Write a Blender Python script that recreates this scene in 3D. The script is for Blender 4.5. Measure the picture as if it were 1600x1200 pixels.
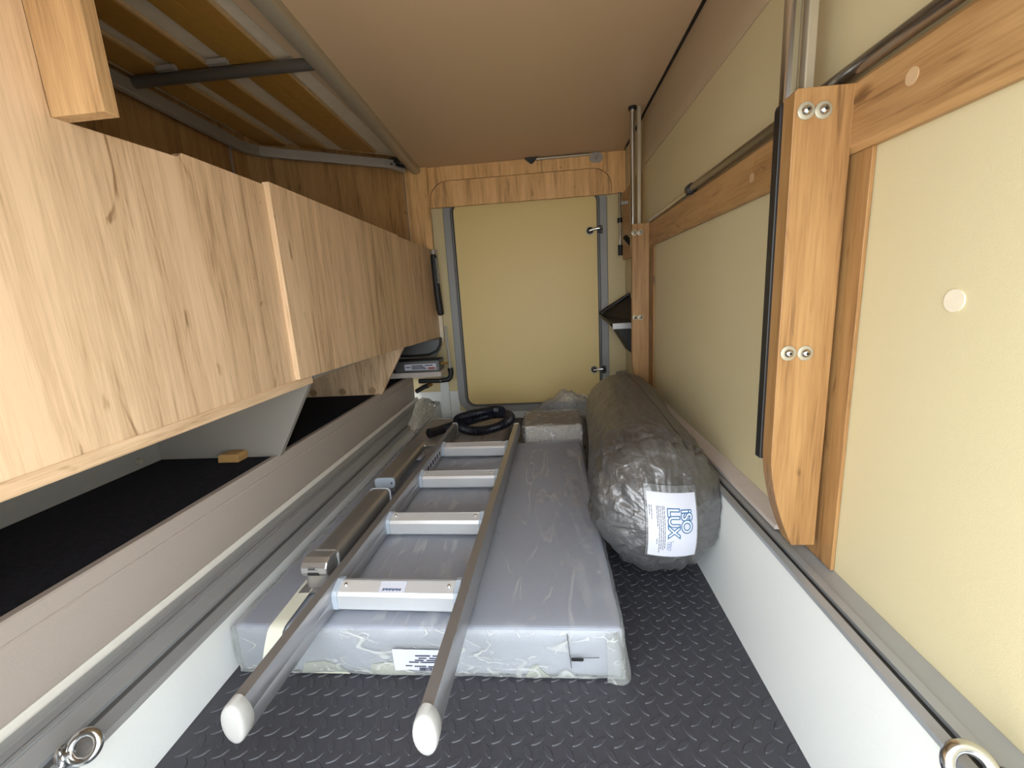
import bpy, bmesh, math, random
from mathutils import Vector, Matrix, noise
from mathutils.bvhtree import BVHTree
for o in list(bpy.data.objects): bpy.data.objects.remove(o)
scene = bpy.context.scene
C = scene.collection
random.seed(7)
# ------------------------------------------------------------------ camera
YAW, PITCH, ROLL, FPX = -0.0925712781, -0.202720969, -0.0609334764, 672.0
fw = Vector((math.sin(YAW)*math.cos(PITCH), math.cos(YAW)*math.cos(PITCH), math.sin(PITCH)))
rt = Vector((math.cos(YAW), -math.sin(YAW), 0)); up = rt.cross(fw)
r2 = math.cos(ROLL)*rt + math.sin(ROLL)*up; u2 = -math.sin(ROLL)*rt + math.cos(ROLL)*up
cd = bpy.data.cameras.new('camera'); cam = bpy.data.objects.new('camera', cd); C.objects.link(cam)
cam.matrix_world = Matrix(((r2.x,u2.x,-fw.x,0),(r2.y,u2.y,-fw.y,0),(r2.z,u2.z,-fw.z,0.75),(0,0,0,1)))
cd.sensor_fit = 'HORIZONTAL'; cd.sensor_width = 36; cd.lens = FPX/1600*36; cd.clip_start = 0.02
scene.camera = cam
# ------------------------------------------------------------------ sky, sun, exposure
w = bpy.data.worlds.new('world'); scene.world = w; w.use_nodes = True
bg = w.node_tree.nodes['Background']; bg.inputs[0].default_value = (0.90, 0.96, 1.0, 1); bg.inputs[1].default_value = 2.3
sd = bpy.data.lights.new('sun', 'SUN'); sd.energy = 4.0; sd.angle = math.radians(1.0); sd.color = (1, 0.93, 0.82)
sun = bpy.data.objects.new('sun', sd); C.objects.link(sun)
sun.rotation_euler = Vector((-0.55, -0.25, -0.8)).to_track_quat('-Z', 'Y').to_euler()
scene.view_settings.view_transform = 'Standard'; scene.view_settings.look = 'None'
scene.view_settings.exposure = 1.55; scene.view_settings.gamma = 1; scene.view_settings.use_curve_mapping = False
# ------------------------------------------------------------------ materials
def new_mat(name):
    m = bpy.data.materials.new(name); m.use_nodes = True
    nt = m.node_tree; return m, nt, nt.nodes['Principled BSDF'], nt.nodes, nt.links
def plain(name, col, rough=0.5, metal=0.0, nscale=60, namp=0.06, bump=0.0, bscale=None, spec=None):
    m, nt, p, N, L = new_mat(name)
    p.inputs['Roughness'].default_value = rough; p.inputs['Metallic'].default_value = metal
    if spec is not None: p.inputs['Specular IOR Level'].default_value = spec
    tc = N.new('ShaderNodeTexCoord'); nz = N.new('ShaderNodeTexNoise'); nz.inputs['Scale'].default_value = nscale; nz.inputs['Detail'].default_value = 4
    L.new(tc.outputs['Object'], nz.inputs['Vector'])
    mx = N.new('ShaderNodeMix'); mx.data_type = 'RGBA'
    mx.inputs[6].default_value = tuple(c*(1-namp) for c in col)+(1,); mx.inputs[7].default_value = tuple(min(1, c*(1+namp)) for c in col)+(1,)
    L.new(nz.outputs['Fac'], mx.inputs[0]); L.new(mx.outputs[2], p.inputs['Base Color'])
    if bump:
        n2 = N.new('ShaderNodeTexNoise'); n2.inputs['Scale'].default_value = bscale or nscale; n2.inputs['Detail'].default_value = 3
        L.new(tc.outputs['Object'], n2.inputs['Vector'])
        b = N.new('ShaderNodeBump'); b.inputs['Strength'].default_value = bump; b.inputs['Distance'].default_value = 0.002
        L.new(n2.outputs['Fac'], b.inputs['Height']); L.new(b.outputs['Normal'], p.inputs['Normal'])
    return m
def wood(name, axis, light=(0.52, 0.31, 0.135), mid=(0.40, 0.225, 0.09), dark=(0.19, 0.095, 0.035)):
    m, nt, p, N, L = new_mat(name)
    p.inputs['Roughness'].default_value = 0.42
    tc = N.new('ShaderNodeTexCoord'); oi = N.new('ShaderNodeObjectInfo')
    sc = N.new('ShaderNodeVectorMath'); sc.operation = 'SCALE'; sc.inputs[0].default_value = (3.7, 5.1, 2.3)
    L.new(oi.outputs['Random'], sc.inputs['Scale'])
    ad = N.new('ShaderNodeVectorMath'); ad.operation = 'ADD'; L.new(tc.outputs['Object'], ad.inputs[0]); L.new(sc.outputs[0], ad.inputs[1])
    def layer(across, along, detail, dist, typ='noise'):
        mp = N.new('ShaderNodeMapping'); s = [across]*3; s[axis] = along; mp.inputs['Scale'].default_value = s
        L.new(ad.outputs[0], mp.inputs['Vector'])
        t = N.new('ShaderNodeTexNoise'); t.inputs['Scale'].default_value = 1; t.inputs['Detail'].default_value = detail
        t.inputs['Roughness'].default_value = 0.62; t.inputs['Distortion'].default_value = dist
        L.new(mp.outputs[0], t.inputs['Vector']); return t
    broad = layer(13, 1.0, 5, 1.2); streak = layer(46, 1.8, 4, 0.7); fine = layer(260, 11, 3, 0.25)
    knot = layer(16, 5, 2, 1.6)
    rp = N.new('ShaderNodeValToRGB'); e = rp.color_ramp.elements
    e[0].position = 0.40; e[0].color = dark+(1,); e[1].position = 0.63; e[1].color = light+(1,)
    k = e.new(0.505); k.color = mid+(1,)
    def mth(op, a, b, c=None):
        q = N.new('ShaderNodeMath'); q.operation = op
        for i, v in enumerate((a, b, c)):
            if v is None: continue
            if isinstance(v, (int, float)): q.inputs[i].default_value = v
            else: L.new(v, q.inputs[i])
        return q.outputs[0]
    s1 = mth('MULTIPLY', broad.outputs['Fac'], 0.52); s2 = mth('MULTIPLY_ADD', streak.outputs['Fac'], 0.28, s1); s3 = mth('MULTIPLY_ADD', fine.outputs['Fac'], 0.30, s2)
    kr = N.new('ShaderNodeMapRange'); kr.inputs[1].default_value = 0.66; kr.inputs[2].default_value = 0.80; kr.inputs[4].default_value = 0.22
    L.new(knot.outputs['Fac'], kr.inputs[0])
    s4 = mth('SUBTRACT', s3, kr.outputs[0])
    L.new(s4, rp.inputs[0]); L.new(rp.outputs[0], p.inputs['Base Color'])
    b = N.new('ShaderNodeBump'); b.inputs['Strength'].default_value = 0.25; b.inputs['Distance'].default_value = 0.0006
    L.new(fine.outputs['Fac'], b.inputs['Height']); L.new(b.outputs['Normal'], p.inputs['Normal'])
    return m
def creases(N, L, vec, scale, width, rot, stretch, dist=0.8):
    """thin curved fold lines: 1 on the fold, 0 away from it"""
    mp = N.new('ShaderNodeMapping'); mp.inputs['Rotation'].default_value = rot; mp.inputs['Scale'].default_value = stretch
    L.new(vec, mp.inputs['Vector'])
    nz = N.new('ShaderNodeTexNoise'); nz.inputs['Scale'].default_value = scale; nz.inputs['Detail'].default_value = 2; nz.inputs['Distortion'].default_value = dist
    L.new(mp.outputs[0], nz.inputs['Vector'])
    s1 = N.new('ShaderNodeMath'); s1.operation = 'SUBTRACT'; L.new(nz.outputs['Fac'], s1.inputs[0]); s1.inputs[1].default_value = 0.5
    s2 = N.new('ShaderNodeMath'); s2.operation = 'ABSOLUTE'; L.new(s1.outputs[0], s2.inputs[0])
    mr = N.new('ShaderNodeMapRange'); mr.interpolation_type = 'SMOOTHSTEP'; mr.inputs[1].default_value = 0; mr.inputs[2].default_value = width; mr.inputs[3].default_value = 1; mr.inputs[4].default_value = 0
    L.new(s2.outputs[0], mr.inputs[0])
    # broken up along the fold
    n3 = N.new('ShaderNodeTexNoise'); n3.inputs['Scale'].default_value = scale*1.3; L.new(vec, n3.inputs['Vector'])
    m3 = N.new('ShaderNodeMapRange'); m3.inputs[1].default_value = 0.42; m3.inputs[2].default_value = 0.62; L.new(n3.outputs['Fac'], m3.inputs[0])
    mu = N.new('ShaderNodeMath'); mu.operation = 'MULTIPLY'; L.new(mr.outputs[0], mu.inputs[0]); L.new(m3.outputs[0], mu.inputs[1])
    return mu.outputs[0]
def film(name, haze=0.12, crease_glint=0.35, scale=9.0, tint=(0.92, 0.95, 0.97), stretch=(1,1,1), width=0.05, bump=0.6, fres=1.0, dist=0.8):
    m, nt, p, N, L = new_mat(name)
    p.inputs['Base Color'].default_value = tint+(1,); p.inputs['Roughness'].default_value = 0.14; p.inputs['Specular IOR Level'].default_value = 0.8
    tc = N.new('ShaderNodeTexCoord'); v = tc.outputs['Object']
    c1 = creases(N, L, v, scale, width, (0.05, 0.05, 0.6), stretch, dist); c2 = creases(N, L, v, scale*1.9, width*0.9, (0.1, 0.1, -0.8), stretch, dist)
    mx_ = N.new('ShaderNodeMath'); mx_.operation = 'MAXIMUM'; L.new(c1, mx_.inputs[0]); L.new(c2, mx_.inputs[1])
    nz = N.new('ShaderNodeTexNoise'); nz.inputs['Scale'].default_value = scale*1.5; nz.inputs['Detail'].default_value = 3; nz.inputs['Distortion'].default_value = 1.0; L.new(v, nz.inputs['Vector'])
    hb = N.new('ShaderNodeMath'); hb.operation = 'MULTIPLY_ADD'; L.new(mx_.outputs[0], hb.inputs[0]); hb.inputs[1].default_value = 0.5; L.new(nz.outputs['Fac'], hb.inputs[2])
    b = N.new('ShaderNodeBump'); b.inputs['Strength'].default_value = bump; b.inputs['Distance'].default_value = 0.006
    L.new(hb.outputs[0], b.inputs['Height']); L.new(b.outputs['Normal'], p.inputs['Normal'])
    ha = N.new('ShaderNodeMath'); ha.operation = 'MULTIPLY_ADD'; L.new(mx_.outputs[0], ha.inputs[0]); ha.inputs[1].default_value = crease_glint; ha.inputs[2].default_value = haze  # whiter, denser fold lines paint highlights onto the film
    fr = N.new('ShaderNodeFresnel'); fr.inputs[0].default_value = 1.5; L.new(b.outputs['Normal'], fr.inputs['Normal'])
    a = N.new('ShaderNodeMath'); a.operation = 'MULTIPLY_ADD'; a.use_clamp = True; L.new(fr.outputs[0], a.inputs[0]); a.inputs[1].default_value = fres; L.new(ha.outputs[0], a.inputs[2])
    tr = N.new('ShaderNodeBsdfTransparent'); mx = N.new('ShaderNodeMixShader')
    L.new(a.outputs[0], mx.inputs[0]); L.new(tr.outputs[0], mx.inputs[1]); L.new(p.outputs[0], mx.inputs[2])
    L.new(mx.outputs[0], N['Material Output'].inputs['Surface'])
    return m
def fabric_bag(name):
    m, nt, p, N, L = new_mat(name)
    p.inputs['Metallic'].default_value = 0.75; p.inputs['Roughness'].default_value = 0.40
    tc = N.new('ShaderNodeTexCoord')
    n1 = N.new('ShaderNodeTexNoise'); n1.inputs['Scale'].default_value = 5; n1.inputs['Detail'].default_value = 3; L.new(tc.outputs['Object'], n1.inputs['Vector'])
    mx = N.new('ShaderNodeMix'); mx.data_type = 'RGBA'; mx.inputs[6].default_value = (0.155, 0.155, 0.16, 1); mx.inputs[7].default_value = (0.235, 0.235, 0.24, 1)
    L.new(n1.outputs['Fac'], mx.inputs[0]); L.new(mx.outputs[2], p.inputs['Base Color'])
    cr1 = creases(N, L, tc.outputs['Object'], 9, 0.10, (0.2, 0.4, 0.3), (1, 0.7, 1)); cr2 = creases(N, L, tc.outputs['Object'], 22, 0.10, (0.6, 0.1, -0.4), (1, 0.8, 1))
    n2 = N.new('ShaderNodeTexNoise'); n2.inputs['Scale'].default_value = 30; n2.inputs['Detail'].default_value = 4; n2.inputs['Distortion'].default_value = 1.2; L.new(tc.outputs['Object'], n2.inputs['Vector'])
    ma = N.new('ShaderNodeMath'); ma.operation = 'MULTIPLY_ADD'; L.new(cr1, ma.inputs[0]); ma.inputs[1].default_value = 0.7; L.new(n2.outputs['Fac'], ma.inputs[2])
    mb_ = N.new('ShaderNodeMath'); mb_.operation = 'MULTIPLY_ADD'; L.new(cr2, mb_.inputs[0]); mb_.inputs[1].default_value = 0.35; L.new(ma.outputs[0], mb_.inputs[2])
    n3 = N.new('ShaderNodeTexChecker'); n3.inputs['Scale'].default_value = 420; L.new(tc.outputs['Object'], n3.inputs['Vector'])
    b1 = N.new('ShaderNodeBump'); b1.inputs['Strength'].default_value = 0.55; b1.inputs['Distance'].default_value = 0.005; L.new(mb_.outputs[0], b1.inputs['Height'])
    b2 = N.new('ShaderNodeBump'); b2.inputs['Strength'].default_value = 0.15; b2.inputs['Distance'].default_value = 0.0004; L.new(n3.outputs['Fac'], b2.inputs['Height']); L.new(b1.outputs['Normal'], b2.inputs['Normal'])
    L.new(b2.outputs['Normal'], p.inputs['Normal'])
    return m
M = dict(
    wood_v=wood('oak_vertical', 2), post_v=wood('post_oak', 2, (0.39, 0.22, 0.085), (0.30, 0.155, 0.055), (0.14, 0.068, 0.024)), shaded_v=wood('shaded_oak', 2, (0.58, 0.37, 0.185), (0.45, 0.275, 0.13), (0.22, 0.12, 0.055)), far_v=wood('far_oak', 2, (0.86, 0.54, 0.24), (0.70, 0.41, 0.17), (0.36, 0.185, 0.07)), pale_v=wood('pale_oak_vertical', 2, (0.74, 0.53, 0.34), (0.59, 0.405, 0.245), (0.30, 0.18, 0.095)), pale_y=wood('pale_oak_lengthwise', 1, (0.74, 0.53, 0.34), (0.59, 0.405, 0.245), (0.30, 0.18, 0.095)), wood_y=wood('oak_lengthwise', 1, (0.46, 0.27, 0.115), (0.35, 0.19, 0.075), (0.16, 0.08, 0.03)), wood_x=wood('oak_crosswise', 0),
    wall=plain('cream_wall', (0.60, 0.525, 0.325), 0.45, nscale=420, namp=0.05, bump=0.12, bscale=900),
    ceil=plain('greige_ceiling', (0.56, 0.40, 0.255), 0.42, nscale=250, namp=0.03, bump=0.2, bscale=500),
    cove=plain('padded_cove', (0.46, 0.36, 0.24), 0.75, nscale=200, namp=0.05, bump=0.4, bscale=600),
    white=plain('white_plinth', (0.74, 0.755, 0.735), 0.4, nscale=150, namp=0.02, bump=0.10, bscale=700),
    rail=plain('anodised_rail', (0.36, 0.375, 0.385), 0.36, 0.45, nscale=30, namp=0.05),
    raildark=plain('dark_rail', (0.17, 0.175, 0.18), 0.38, 0.7, nscale=30, namp=0.05),
    riser=plain('taupe_riser', (0.42, 0.36, 0.315), 0.42, nscale=200, namp=0.03, bump=0.15, bscale=400),
    cream=plain('cream_strip', (0.78, 0.75, 0.68), 0.45),
    carpet=plain('black_carpet', (0.022, 0.022, 0.028), 0.95, nscale=120, namp=0.5, bump=0.9, bscale=500, spec=0.1),
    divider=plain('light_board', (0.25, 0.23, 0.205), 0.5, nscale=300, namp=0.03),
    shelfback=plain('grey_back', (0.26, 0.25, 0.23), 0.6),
    mat=plain('tread_rubber', (0.042, 0.042, 0.052), 0.46, nscale=90, namp=0.18, bump=0.25, bscale=700),
    mattress=plain('grey_mattress', (0.345, 0.375, 0.455), 0.7, nscale=180, namp=0.05, bump=0.3, bscale=650),
    cushion=plain('taupe_cushion', (0.40, 0.36, 0.32), 0.75, nscale=180, namp=0.05, bump=0.3, bscale=500),
    alu=plain('brushed_aluminium', (0.72, 0.74, 0.77), 0.34, 0.55, nscale=20, namp=0.03),
    alumat=plain('satin_aluminium', (0.43, 0.43, 0.44), 0.36, 0.8, nscale=25, namp=0.04),
    steel=plain('chrome_steel', (0.62, 0.63, 0.64), 0.2, 1.0, nscale=25, namp=0.03),
    darkbed=plain('dark_brown_tube', (0.075, 0.065, 0.055), 0.4),
    darksteel=plain('dark_steel', (0.30, 0.285, 0.265), 0.25, 0.95),
    greymetal=plain('grey_painted_metal', (0.36, 0.34, 0.32), 0.4, 0.2),
    bedmetal=plain('grey_bed_frame', (0.36, 0.335, 0.31), 0.4, 0.3),
    bedrail=plain('champagne_rail', (0.45, 0.395, 0.30), 0.4, 0.4),
    barmetal=plain('taupe_anodised_leg', (0.36, 0.345, 0.32), 0.33, 0.7, nscale=25, namp=0.04),
    bluegrey=plain('blue_grey_plastic', (0.36, 0.41, 0.48), 0.45),
    whitecap=plain('off_white_plastic', (0.40, 0.395, 0.38), 0.45),
    hinge=plain('silver_casting', (0.55, 0.54, 0.53), 0.3, 0.85),
    black=plain('black_plastic', (0.012, 0.012, 0.013), 0.35),
    rubber=plain('black_rubber', (0.012, 0.012, 0.013), 0.55),
    gasket=plain('gasket', (0.015, 0.015, 0.016), 0.4),
    frame=plain('grey_door_frame', (0.29, 0.30, 0.30), 0.45),
    slat=plain('beech_slat', (0.36, 0.185, 0.035), 0.45, nscale=40, namp=0.2),
    slatedge=plain('beech_edge', (0.52, 0.34, 0.17), 0.5, nscale=80, namp=0.2),
    ticking=plain('grey_mattress_cover', (0.64, 0.55, 0.43), 0.6, nscale=25, namp=0.12, bump=1.0, bscale=28),
    hose=plain('navy_hose', (0.007, 0.008, 0.016), 0.4),
    paper=plain('paper', (0.53, 0.545, 0.63), 0.6, nscale=200, namp=0.02),
    ink=plain('dark_ink', (0.03, 0.03, 0.05), 0.7),
    blue=plain('blue_ink', (0.04, 0.12, 0.26), 0.6),
    paleblue=plain('pale_blue_ink', (0.62, 0.70, 0.82), 0.6),
    red=plain('red_ink', (0.32, 0.06, 0.04), 0.6),
    tape=plain('masking_tape', (0.74, 0.74, 0.62), 0.55, nscale=80, namp=0.05),
    foam=plain('pale_foam_strip', (0.44, 0.45, 0.36), 0.7),
    brass=plain('brass', (0.55, 0.35, 0.12), 0.35, 0.9),
    block=plain('plain_wood_block', (0.44, 0.255, 0.09), 0.6, nscale=60, namp=0.15),
    plug=plain('wood_plug', (0.36, 0.23, 0.12), 0.6, nscale=80, namp=0.12),
    coverdot=plain('cover_cap', (0.74, 0.66, 0.52), 0.55),
    woodcap=plain('oak_cover_cap', (0.56, 0.38, 0.22), 0.5, nscale=90, namp=0.12),
    washer=plain('pale_washer', (0.40, 0.37, 0.28), 0.35, 0.3),
    ledge=plain('pinkish_beige_profile', (0.52, 0.46, 0.42), 0.42),
    doorleaf=plain('cream_door_leaf', (0.76, 0.58, 0.25), 0.45, nscale=300, namp=0.03, bump=0.2, bscale=420),
    beige=plain('beige_back_panel', (0.60, 0.50, 0.28), 0.45, nscale=300, namp=0.03, bump=0.2, bscale=420),
    seam=plain('dark_piping', (0.06, 0.055, 0.05), 0.6),
    ground=plain('pale_gravel', (0.48, 0.45, 0.40), 0.9, nscale=12, namp=0.15),
    shell=plain('vehicle_shell', (0.75, 0.75, 0.74), 0.4),
    bag=fabric_bag('silver_grey_bag'),
    wrap=film('clear_film', 0.04, 0.19, 7.0, stretch=(1, 0.22, 1), width=0.035, dist=0.15, bump=0.35, fres=0.45), wrapclear=film('loose_clear_film', 0.015, 0.35, 26.0, tint=(0.75, 0.75, 0.72), width=0.05, bump=0.35, fres=0.5),
    wrapfront=film('milky_film', 0.26, 0.42, 12.0, tint=(0.56, 0.57, 0.55), width=0.024, stretch=(0.5, 1, 1), dist=0.15, bump=0.4),
    wrapglossy=film('crinkled_film', 0.02, 0.75, 20.0, tint=(0.80, 0.79, 0.76), width=0.045, bump=1.0, dist=0.3, fres=0.8),
    pocket=film('clear_pocket', 0.05, 0.05, 8.0),
)
# ------------------------------------------------------------------ mesh helpers
class MB:
    def __init__(s): s.v = []; s.f = []
    def add(s, vs, fs):
        n = len(s.v); s.v += [tuple(v) for v in vs]; s.f += [tuple(i+n for i in f) for f in fs]; return s
    def box(s, x0, x1, y0, y1, z0, z1):
        return s.add([(x0,y0,z0),(x1,y0,z0),(x1,y1,z0),(x0,y1,z0),(x0,y0,z1),(x1,y0,z1),(x1,y1,z1),(x0,y1,z1)],
                     [(0,3,2,1),(4,5,6,7),(0,1,5,4),(1,2,6,5),(2,3,7,6),(3,0,4,7)])
    def prism(s, pts, axis, a, b):
        def P(p, t): return {'x': (t, p[0], p[1]), 'y': (p[0], t, p[1]), 'z': (p[0], p[1], t)}[axis]
        n = len(pts); vs = [P(p, a) for p in pts]+[P(p, b) for p in pts]
        fs = [tuple(range(n)), tuple(range(2*n-1, n-1, -1))]+[(i, (i+1) % n, n+(i+1) % n, n+i) for i in range(n)]
        return s.add(vs, fs)
    def loft(s, rings, closed=True, caps=True):
        n = len(rings[0]); vs = [p for r in rings for p in r]; fs = []
        for k in range(len(rings)-1):
            for i in range(n if closed else n-1):
                j = (i+1) % n; fs.append((k*n+i, k*n+j, (k+1)*n+j, (k+1)*n+i))
        if caps and closed: fs += [tuple(range(n)), tuple(range(len(vs)-1, len(vs)-n-1, -1))]
        return s.add(vs, fs)
    def tube(s, path, r, seg=12, caps=True, flat=1.0):
        path = [Vector(p) for p in path]; n = len(path); rs = r if isinstance(r, (list, tuple)) else [r]*n
        rings = []; prev = None
        for i, p in enumerate(path):
            t = (path[min(i+1, n-1)]-path[max(i-1, 0)]).normalized()
            if prev is None:
                h = Vector((0,0,1)) if abs(t.z) < 0.9 else Vector((1,0,0)); a = h.cross(t).normalized()
            else: a = (prev-t*prev.dot(t)).normalized()
            prev = a; b = t.cross(a)
            rings.append([p+rs[i]*(math.cos(2*math.pi*k/seg)*a+flat*math.sin(2*math.pi*k/seg)*b) for k in range(seg)])
        return s.loft(rings, True, caps)
    def profile_path(s, prof, path):
        """prof: (side, up) points swept along a path with vertical up."""
        path = [Vector(p) for p in path]; n = len(path); rings = []
        for i, p in enumerate(path):
            t = (path[min(i+1, n-1)]-path[max(i-1, 0)]); t.z = 0; t.normalize(); side = Vector((t.y, -t.x, 0))
            rings.append([p+side*q[0]+Vector((0,0,q[1])) for q in prof])
        return s.loft(rings)
def rrect(x0, x1, z0, z1, r, n=8):
    pts = []
    for cx, cz, a in ((x1-r, z1-r, 0), (x0+r, z1-r, 90), (x0+r, z0+r, 180), (x1-r, z0+r, 270)):
        for k in range(n+1):
            t = math.radians(a+90*k/n); pts.append((cx+r*math.cos(t), cz+r*math.sin(t)))
    return pts
def wloc(o):
    l = Vector((0,0,0))
    while o: l += o.location; o = o.parent
    return l
def obj(name, mb, mat, parent=None, bevel=0, smooth=None, local=False, seg=2):
    me = bpy.data.meshes.new(name)
    off = Vector((0,0,0)) if (local or parent is None) else wloc(parent)
    me.from_pydata([(v[0]-off.x, v[1]-off.y, v[2]-off.z) for v in mb.v], [], mb.f)
    bm = bmesh.new(); bm.from_mesh(me); bmesh.ops.recalc_face_normals(bm, faces=bm.faces); bm.to_mesh(me); bm.free()
    me.materials.append(M[mat] if isinstance(mat, str) else mat)
    if smooth is not None:
        for p in me.polygons: p.use_smooth = True
        me.set_sharp_from_angle(angle=math.radians(smooth))
    o = bpy.data.objects.new(name, me); C.objects.link(o)
    if parent: o.parent = parent
    if bevel:
        b = o.modifiers.new('bevel', 'BEVEL'); b.width = bevel; b.segments = seg; b.limit_method = 'ANGLE'; b.angle_limit = math.radians(40)
    return o
def thing(name, label, cat, loc=(0,0,0), rotz=0, group=None):
    o = bpy.data.objects.new(name, None); C.objects.link(o); o.empty_display_size = 0.05
    o.location = loc; o.rotation_euler = (0, 0, rotz); o['label'] = label; o['category'] = cat
    if group: o['group'] = group
    return o
def tag(o, label, cat, group=None):
    o['label'] = label; o['category'] = cat
    if group: o['group'] = group
    return o
def struct(o, label, cat): o['kind'] = 'structure'; o['label'] = label; o['category'] = cat; return o
def B(*a): return MB().box(*a)
D = 2.585; Y0 = 0.07
# ------------------------------------------------------------------ the setting
g = obj('ground', B(-9, 9, -14, 9, -0.72, -0.62), 'ground'); struct(g, 'pale gravel ground outside below the vehicle', 'ground')
fw_ = MB().box(-1.42, -0.60, 0.03, 0.07, -0.10, 1.66).box(0.42, 0.52, 0.03, 0.07, -0.10, 1.66).box(-0.60, 0.42, 0.03, 0.07, 1.14, 1.66).box(-0.60, 0.42, 0.03, 0.07, -0.10, -0.005)  # unseen wall, added to hold back outside light; lintel lowered for that
fwo = obj('wall_front_added', fw_, 'shell'); struct(fwo, 'unseen white side wall around the near door opening, added to limit the light', 'wall')
fl = obj('floor', B(-0.72, 0.40, Y0, D+0.02, -0.06, 0.0), 'mat'); struct(fl, 'black rubber garage floor with raised tread pattern', 'floor')
tp = MB(); pitch, rowp = 0.0345, 0.0205
for j in range(6, 62):
    for i in range(-22, 13):
        x = (i+0.5*(j % 2))*pitch+0.004; y = j*rowp+0.004
        if not (-0.685 < x < 0.368 and Y0+0.015 < y < 1.25): continue
        if -0.665 < x < 0.103 and y > 0.738: continue
        a = math.radians(38 if j % 2 else -58); ca, sa = math.cos(a), math.sin(a)
        L_, W_ = 0.0150, 0.0062
        rings = []
        for (qa, qb, z) in ((1.0, 1.0, 0.0), (0.88, 0.78, 0.0016), (0.70, 0.55, 0.0017)):
            rg_ = []
            for k in range(12):
                t = 2*math.pi*k/12; px = L_*qa*math.cos(t); py = W_*qb*math.sin(t)*(1-0.30*abs(math.cos(t)))
                rg_.append((x+px*ca-py*sa, y+px*sa+py*ca, z))
            rings.append(rg_)
        tp.loft(rings)
t_ = obj('tread_pattern', tp, 'mat', fl); t_['kind'] = 'stuff'
wr = obj('wall_right', B(0.45, 0.50, Y0, D+0.03, 0.0, 1.62), 'wall'); struct(wr, 'cream panelled right side wall of the garage', 'wall')
obj('cover_cap', MB().tube([(0.4505,0.524,0.715),(0.4485,0.524,0.715)], 0.0125, 24), 'coverdot', wr)
ce = obj('ceiling', B(-0.72, 0.438, Y0, 2.56, 1.475, 1.50), 'ceil', bevel=0.004); struct(ce, 'flat taupe ceiling panel over the garage', 'ceiling')
rf = obj('roof', B(-1.42, 0.50, Y0-0.0, D+0.05, 1.62, 1.66), 'shell'); struct(rf, 'unseen outer roof above the bed compartment, added to stop light leaking in', 'roof')  # out of view, added to close the top against light leaks
cv = MB().prism([(0.45,1.273),(0.446,1.273),(0.440,1.282),(0.437,1.31),(0.438,1.40),(0.441,1.455),(0.446,1.474),(0.45,1.474)], 'y', Y0, 2.085)
cvo = obj('trim_1', cv, 'cove', smooth=35); struct(cvo, 'padded taupe strip along the top of the right wall', 'trim')
gp = obj('trim_2', B(0.438, 0.45, Y0, 2.5, 1.476, 1.52), 'rubber'); struct(gp, 'black strip standing for shade in the gap between ceiling and right wall', 'trim')  # shade of the open gap, painted as a black strip
# back wall with the door hole, built around the opening
bw = MB(); yb0, yb1 = D, D+0.05
bw.box(-0.86, -0.575, yb0, yb1, 0.188, 1.62); bw.box(0.348, 0.45, yb0, yb1, 0.0, 1.62)
bw.box(-0.575, 0.348, yb0, yb1, 1.335, 1.62)
for cx in (-0.575, 0.298):
    for cz in (0.05, 1.285): bw.box(cx, cx+0.05, yb0+0.002, yb1, cz, cz+0.05)
bw.box(-0.6, 0.37, yb1-0.012, yb1, 0.0, 1.4)
bwo = obj('wall_back', bw, 'beige'); struct(bwo, 'beige back wall around the far garage door', 'wall')
obj('lower_panel', MB().box(-0.86, -0.575, yb0-0.004, yb1, 0.0, 0.188).box(-0.575, 0.348, yb0-0.004, yb1, 0.0, 0.055), 'white', bwo)
jb = MB().box(-0.685, -0.632, D-0.022, D-0.003, 0.0, 0.285)
obj('corner_strip', jb, 'white', bwo, bevel=0.002)
obj('edge_strip', MB().box(-0.655, -0.632, D-0.03, D-0.003, 0.50, 1.04), 'coverdot', bwo, bevel=0.002)
# outer frame ring, gasket ring and leaf of the far door
def ring(mb, o, i, y0, y1, ro, ri, n=10):
    a = rrect(*o, ro, n); b = rrect(*i, ri, n); m = len(a)
    vs = [(p[0], y0, p[1]) for p in a]+[(p[0], y0, p[1]) for p in b]+[(p[0], y1, p[1]) for p in b]+[(p[0], y1, p[1]) for p in a]
    fs = []
    for q in range(4):
        for k in range(m):
            j = (k+1) % m; fs.append((q*m+k, q*m+j, ((q+1) % 4)*m+j, ((q+1) % 4)*m+k))
    mb.add(vs, fs)
dr = thing('door_1', 'closed cream garage door in grey rounded frame at far end', 'door', (-0.11, D, 0.05)); dr['kind'] = 'structure'
fm = MB(); ring(fm, (-0.578, 0.350, 0.045, 1.337), (-0.534, 0.308, 0.083, 1.297), D-0.014, D+0.035, 0.105, 0.062)
obj('door_frame', fm, 'frame', dr, bevel=0.004, smooth=40)
gk = MB(); ring(gk, (-0.534, 0.308, 0.083, 1.297), (-0.519, 0.294, 0.094, 1.284), D-0.008, D+0.03, 0.062, 0.05)
obj('gasket', gk, 'gasket', dr, smooth=40)
gk = MB(); ring(gk, (-0.529, 0.303, 0.087, 1.293), (-0.526, 0.300, 0.090, 1.290), D-0.012, D-0.008, 0.058, 0.056)
obj('gasket_lip', gk, 'frame', dr, smooth=40)
obj('door_panel', MB().prism(rrect(-0.521, 0.296, 0.092, 1.286, 0.05), 'y', D+0.004, D+0.03), 'doorleaf', dr)
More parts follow.
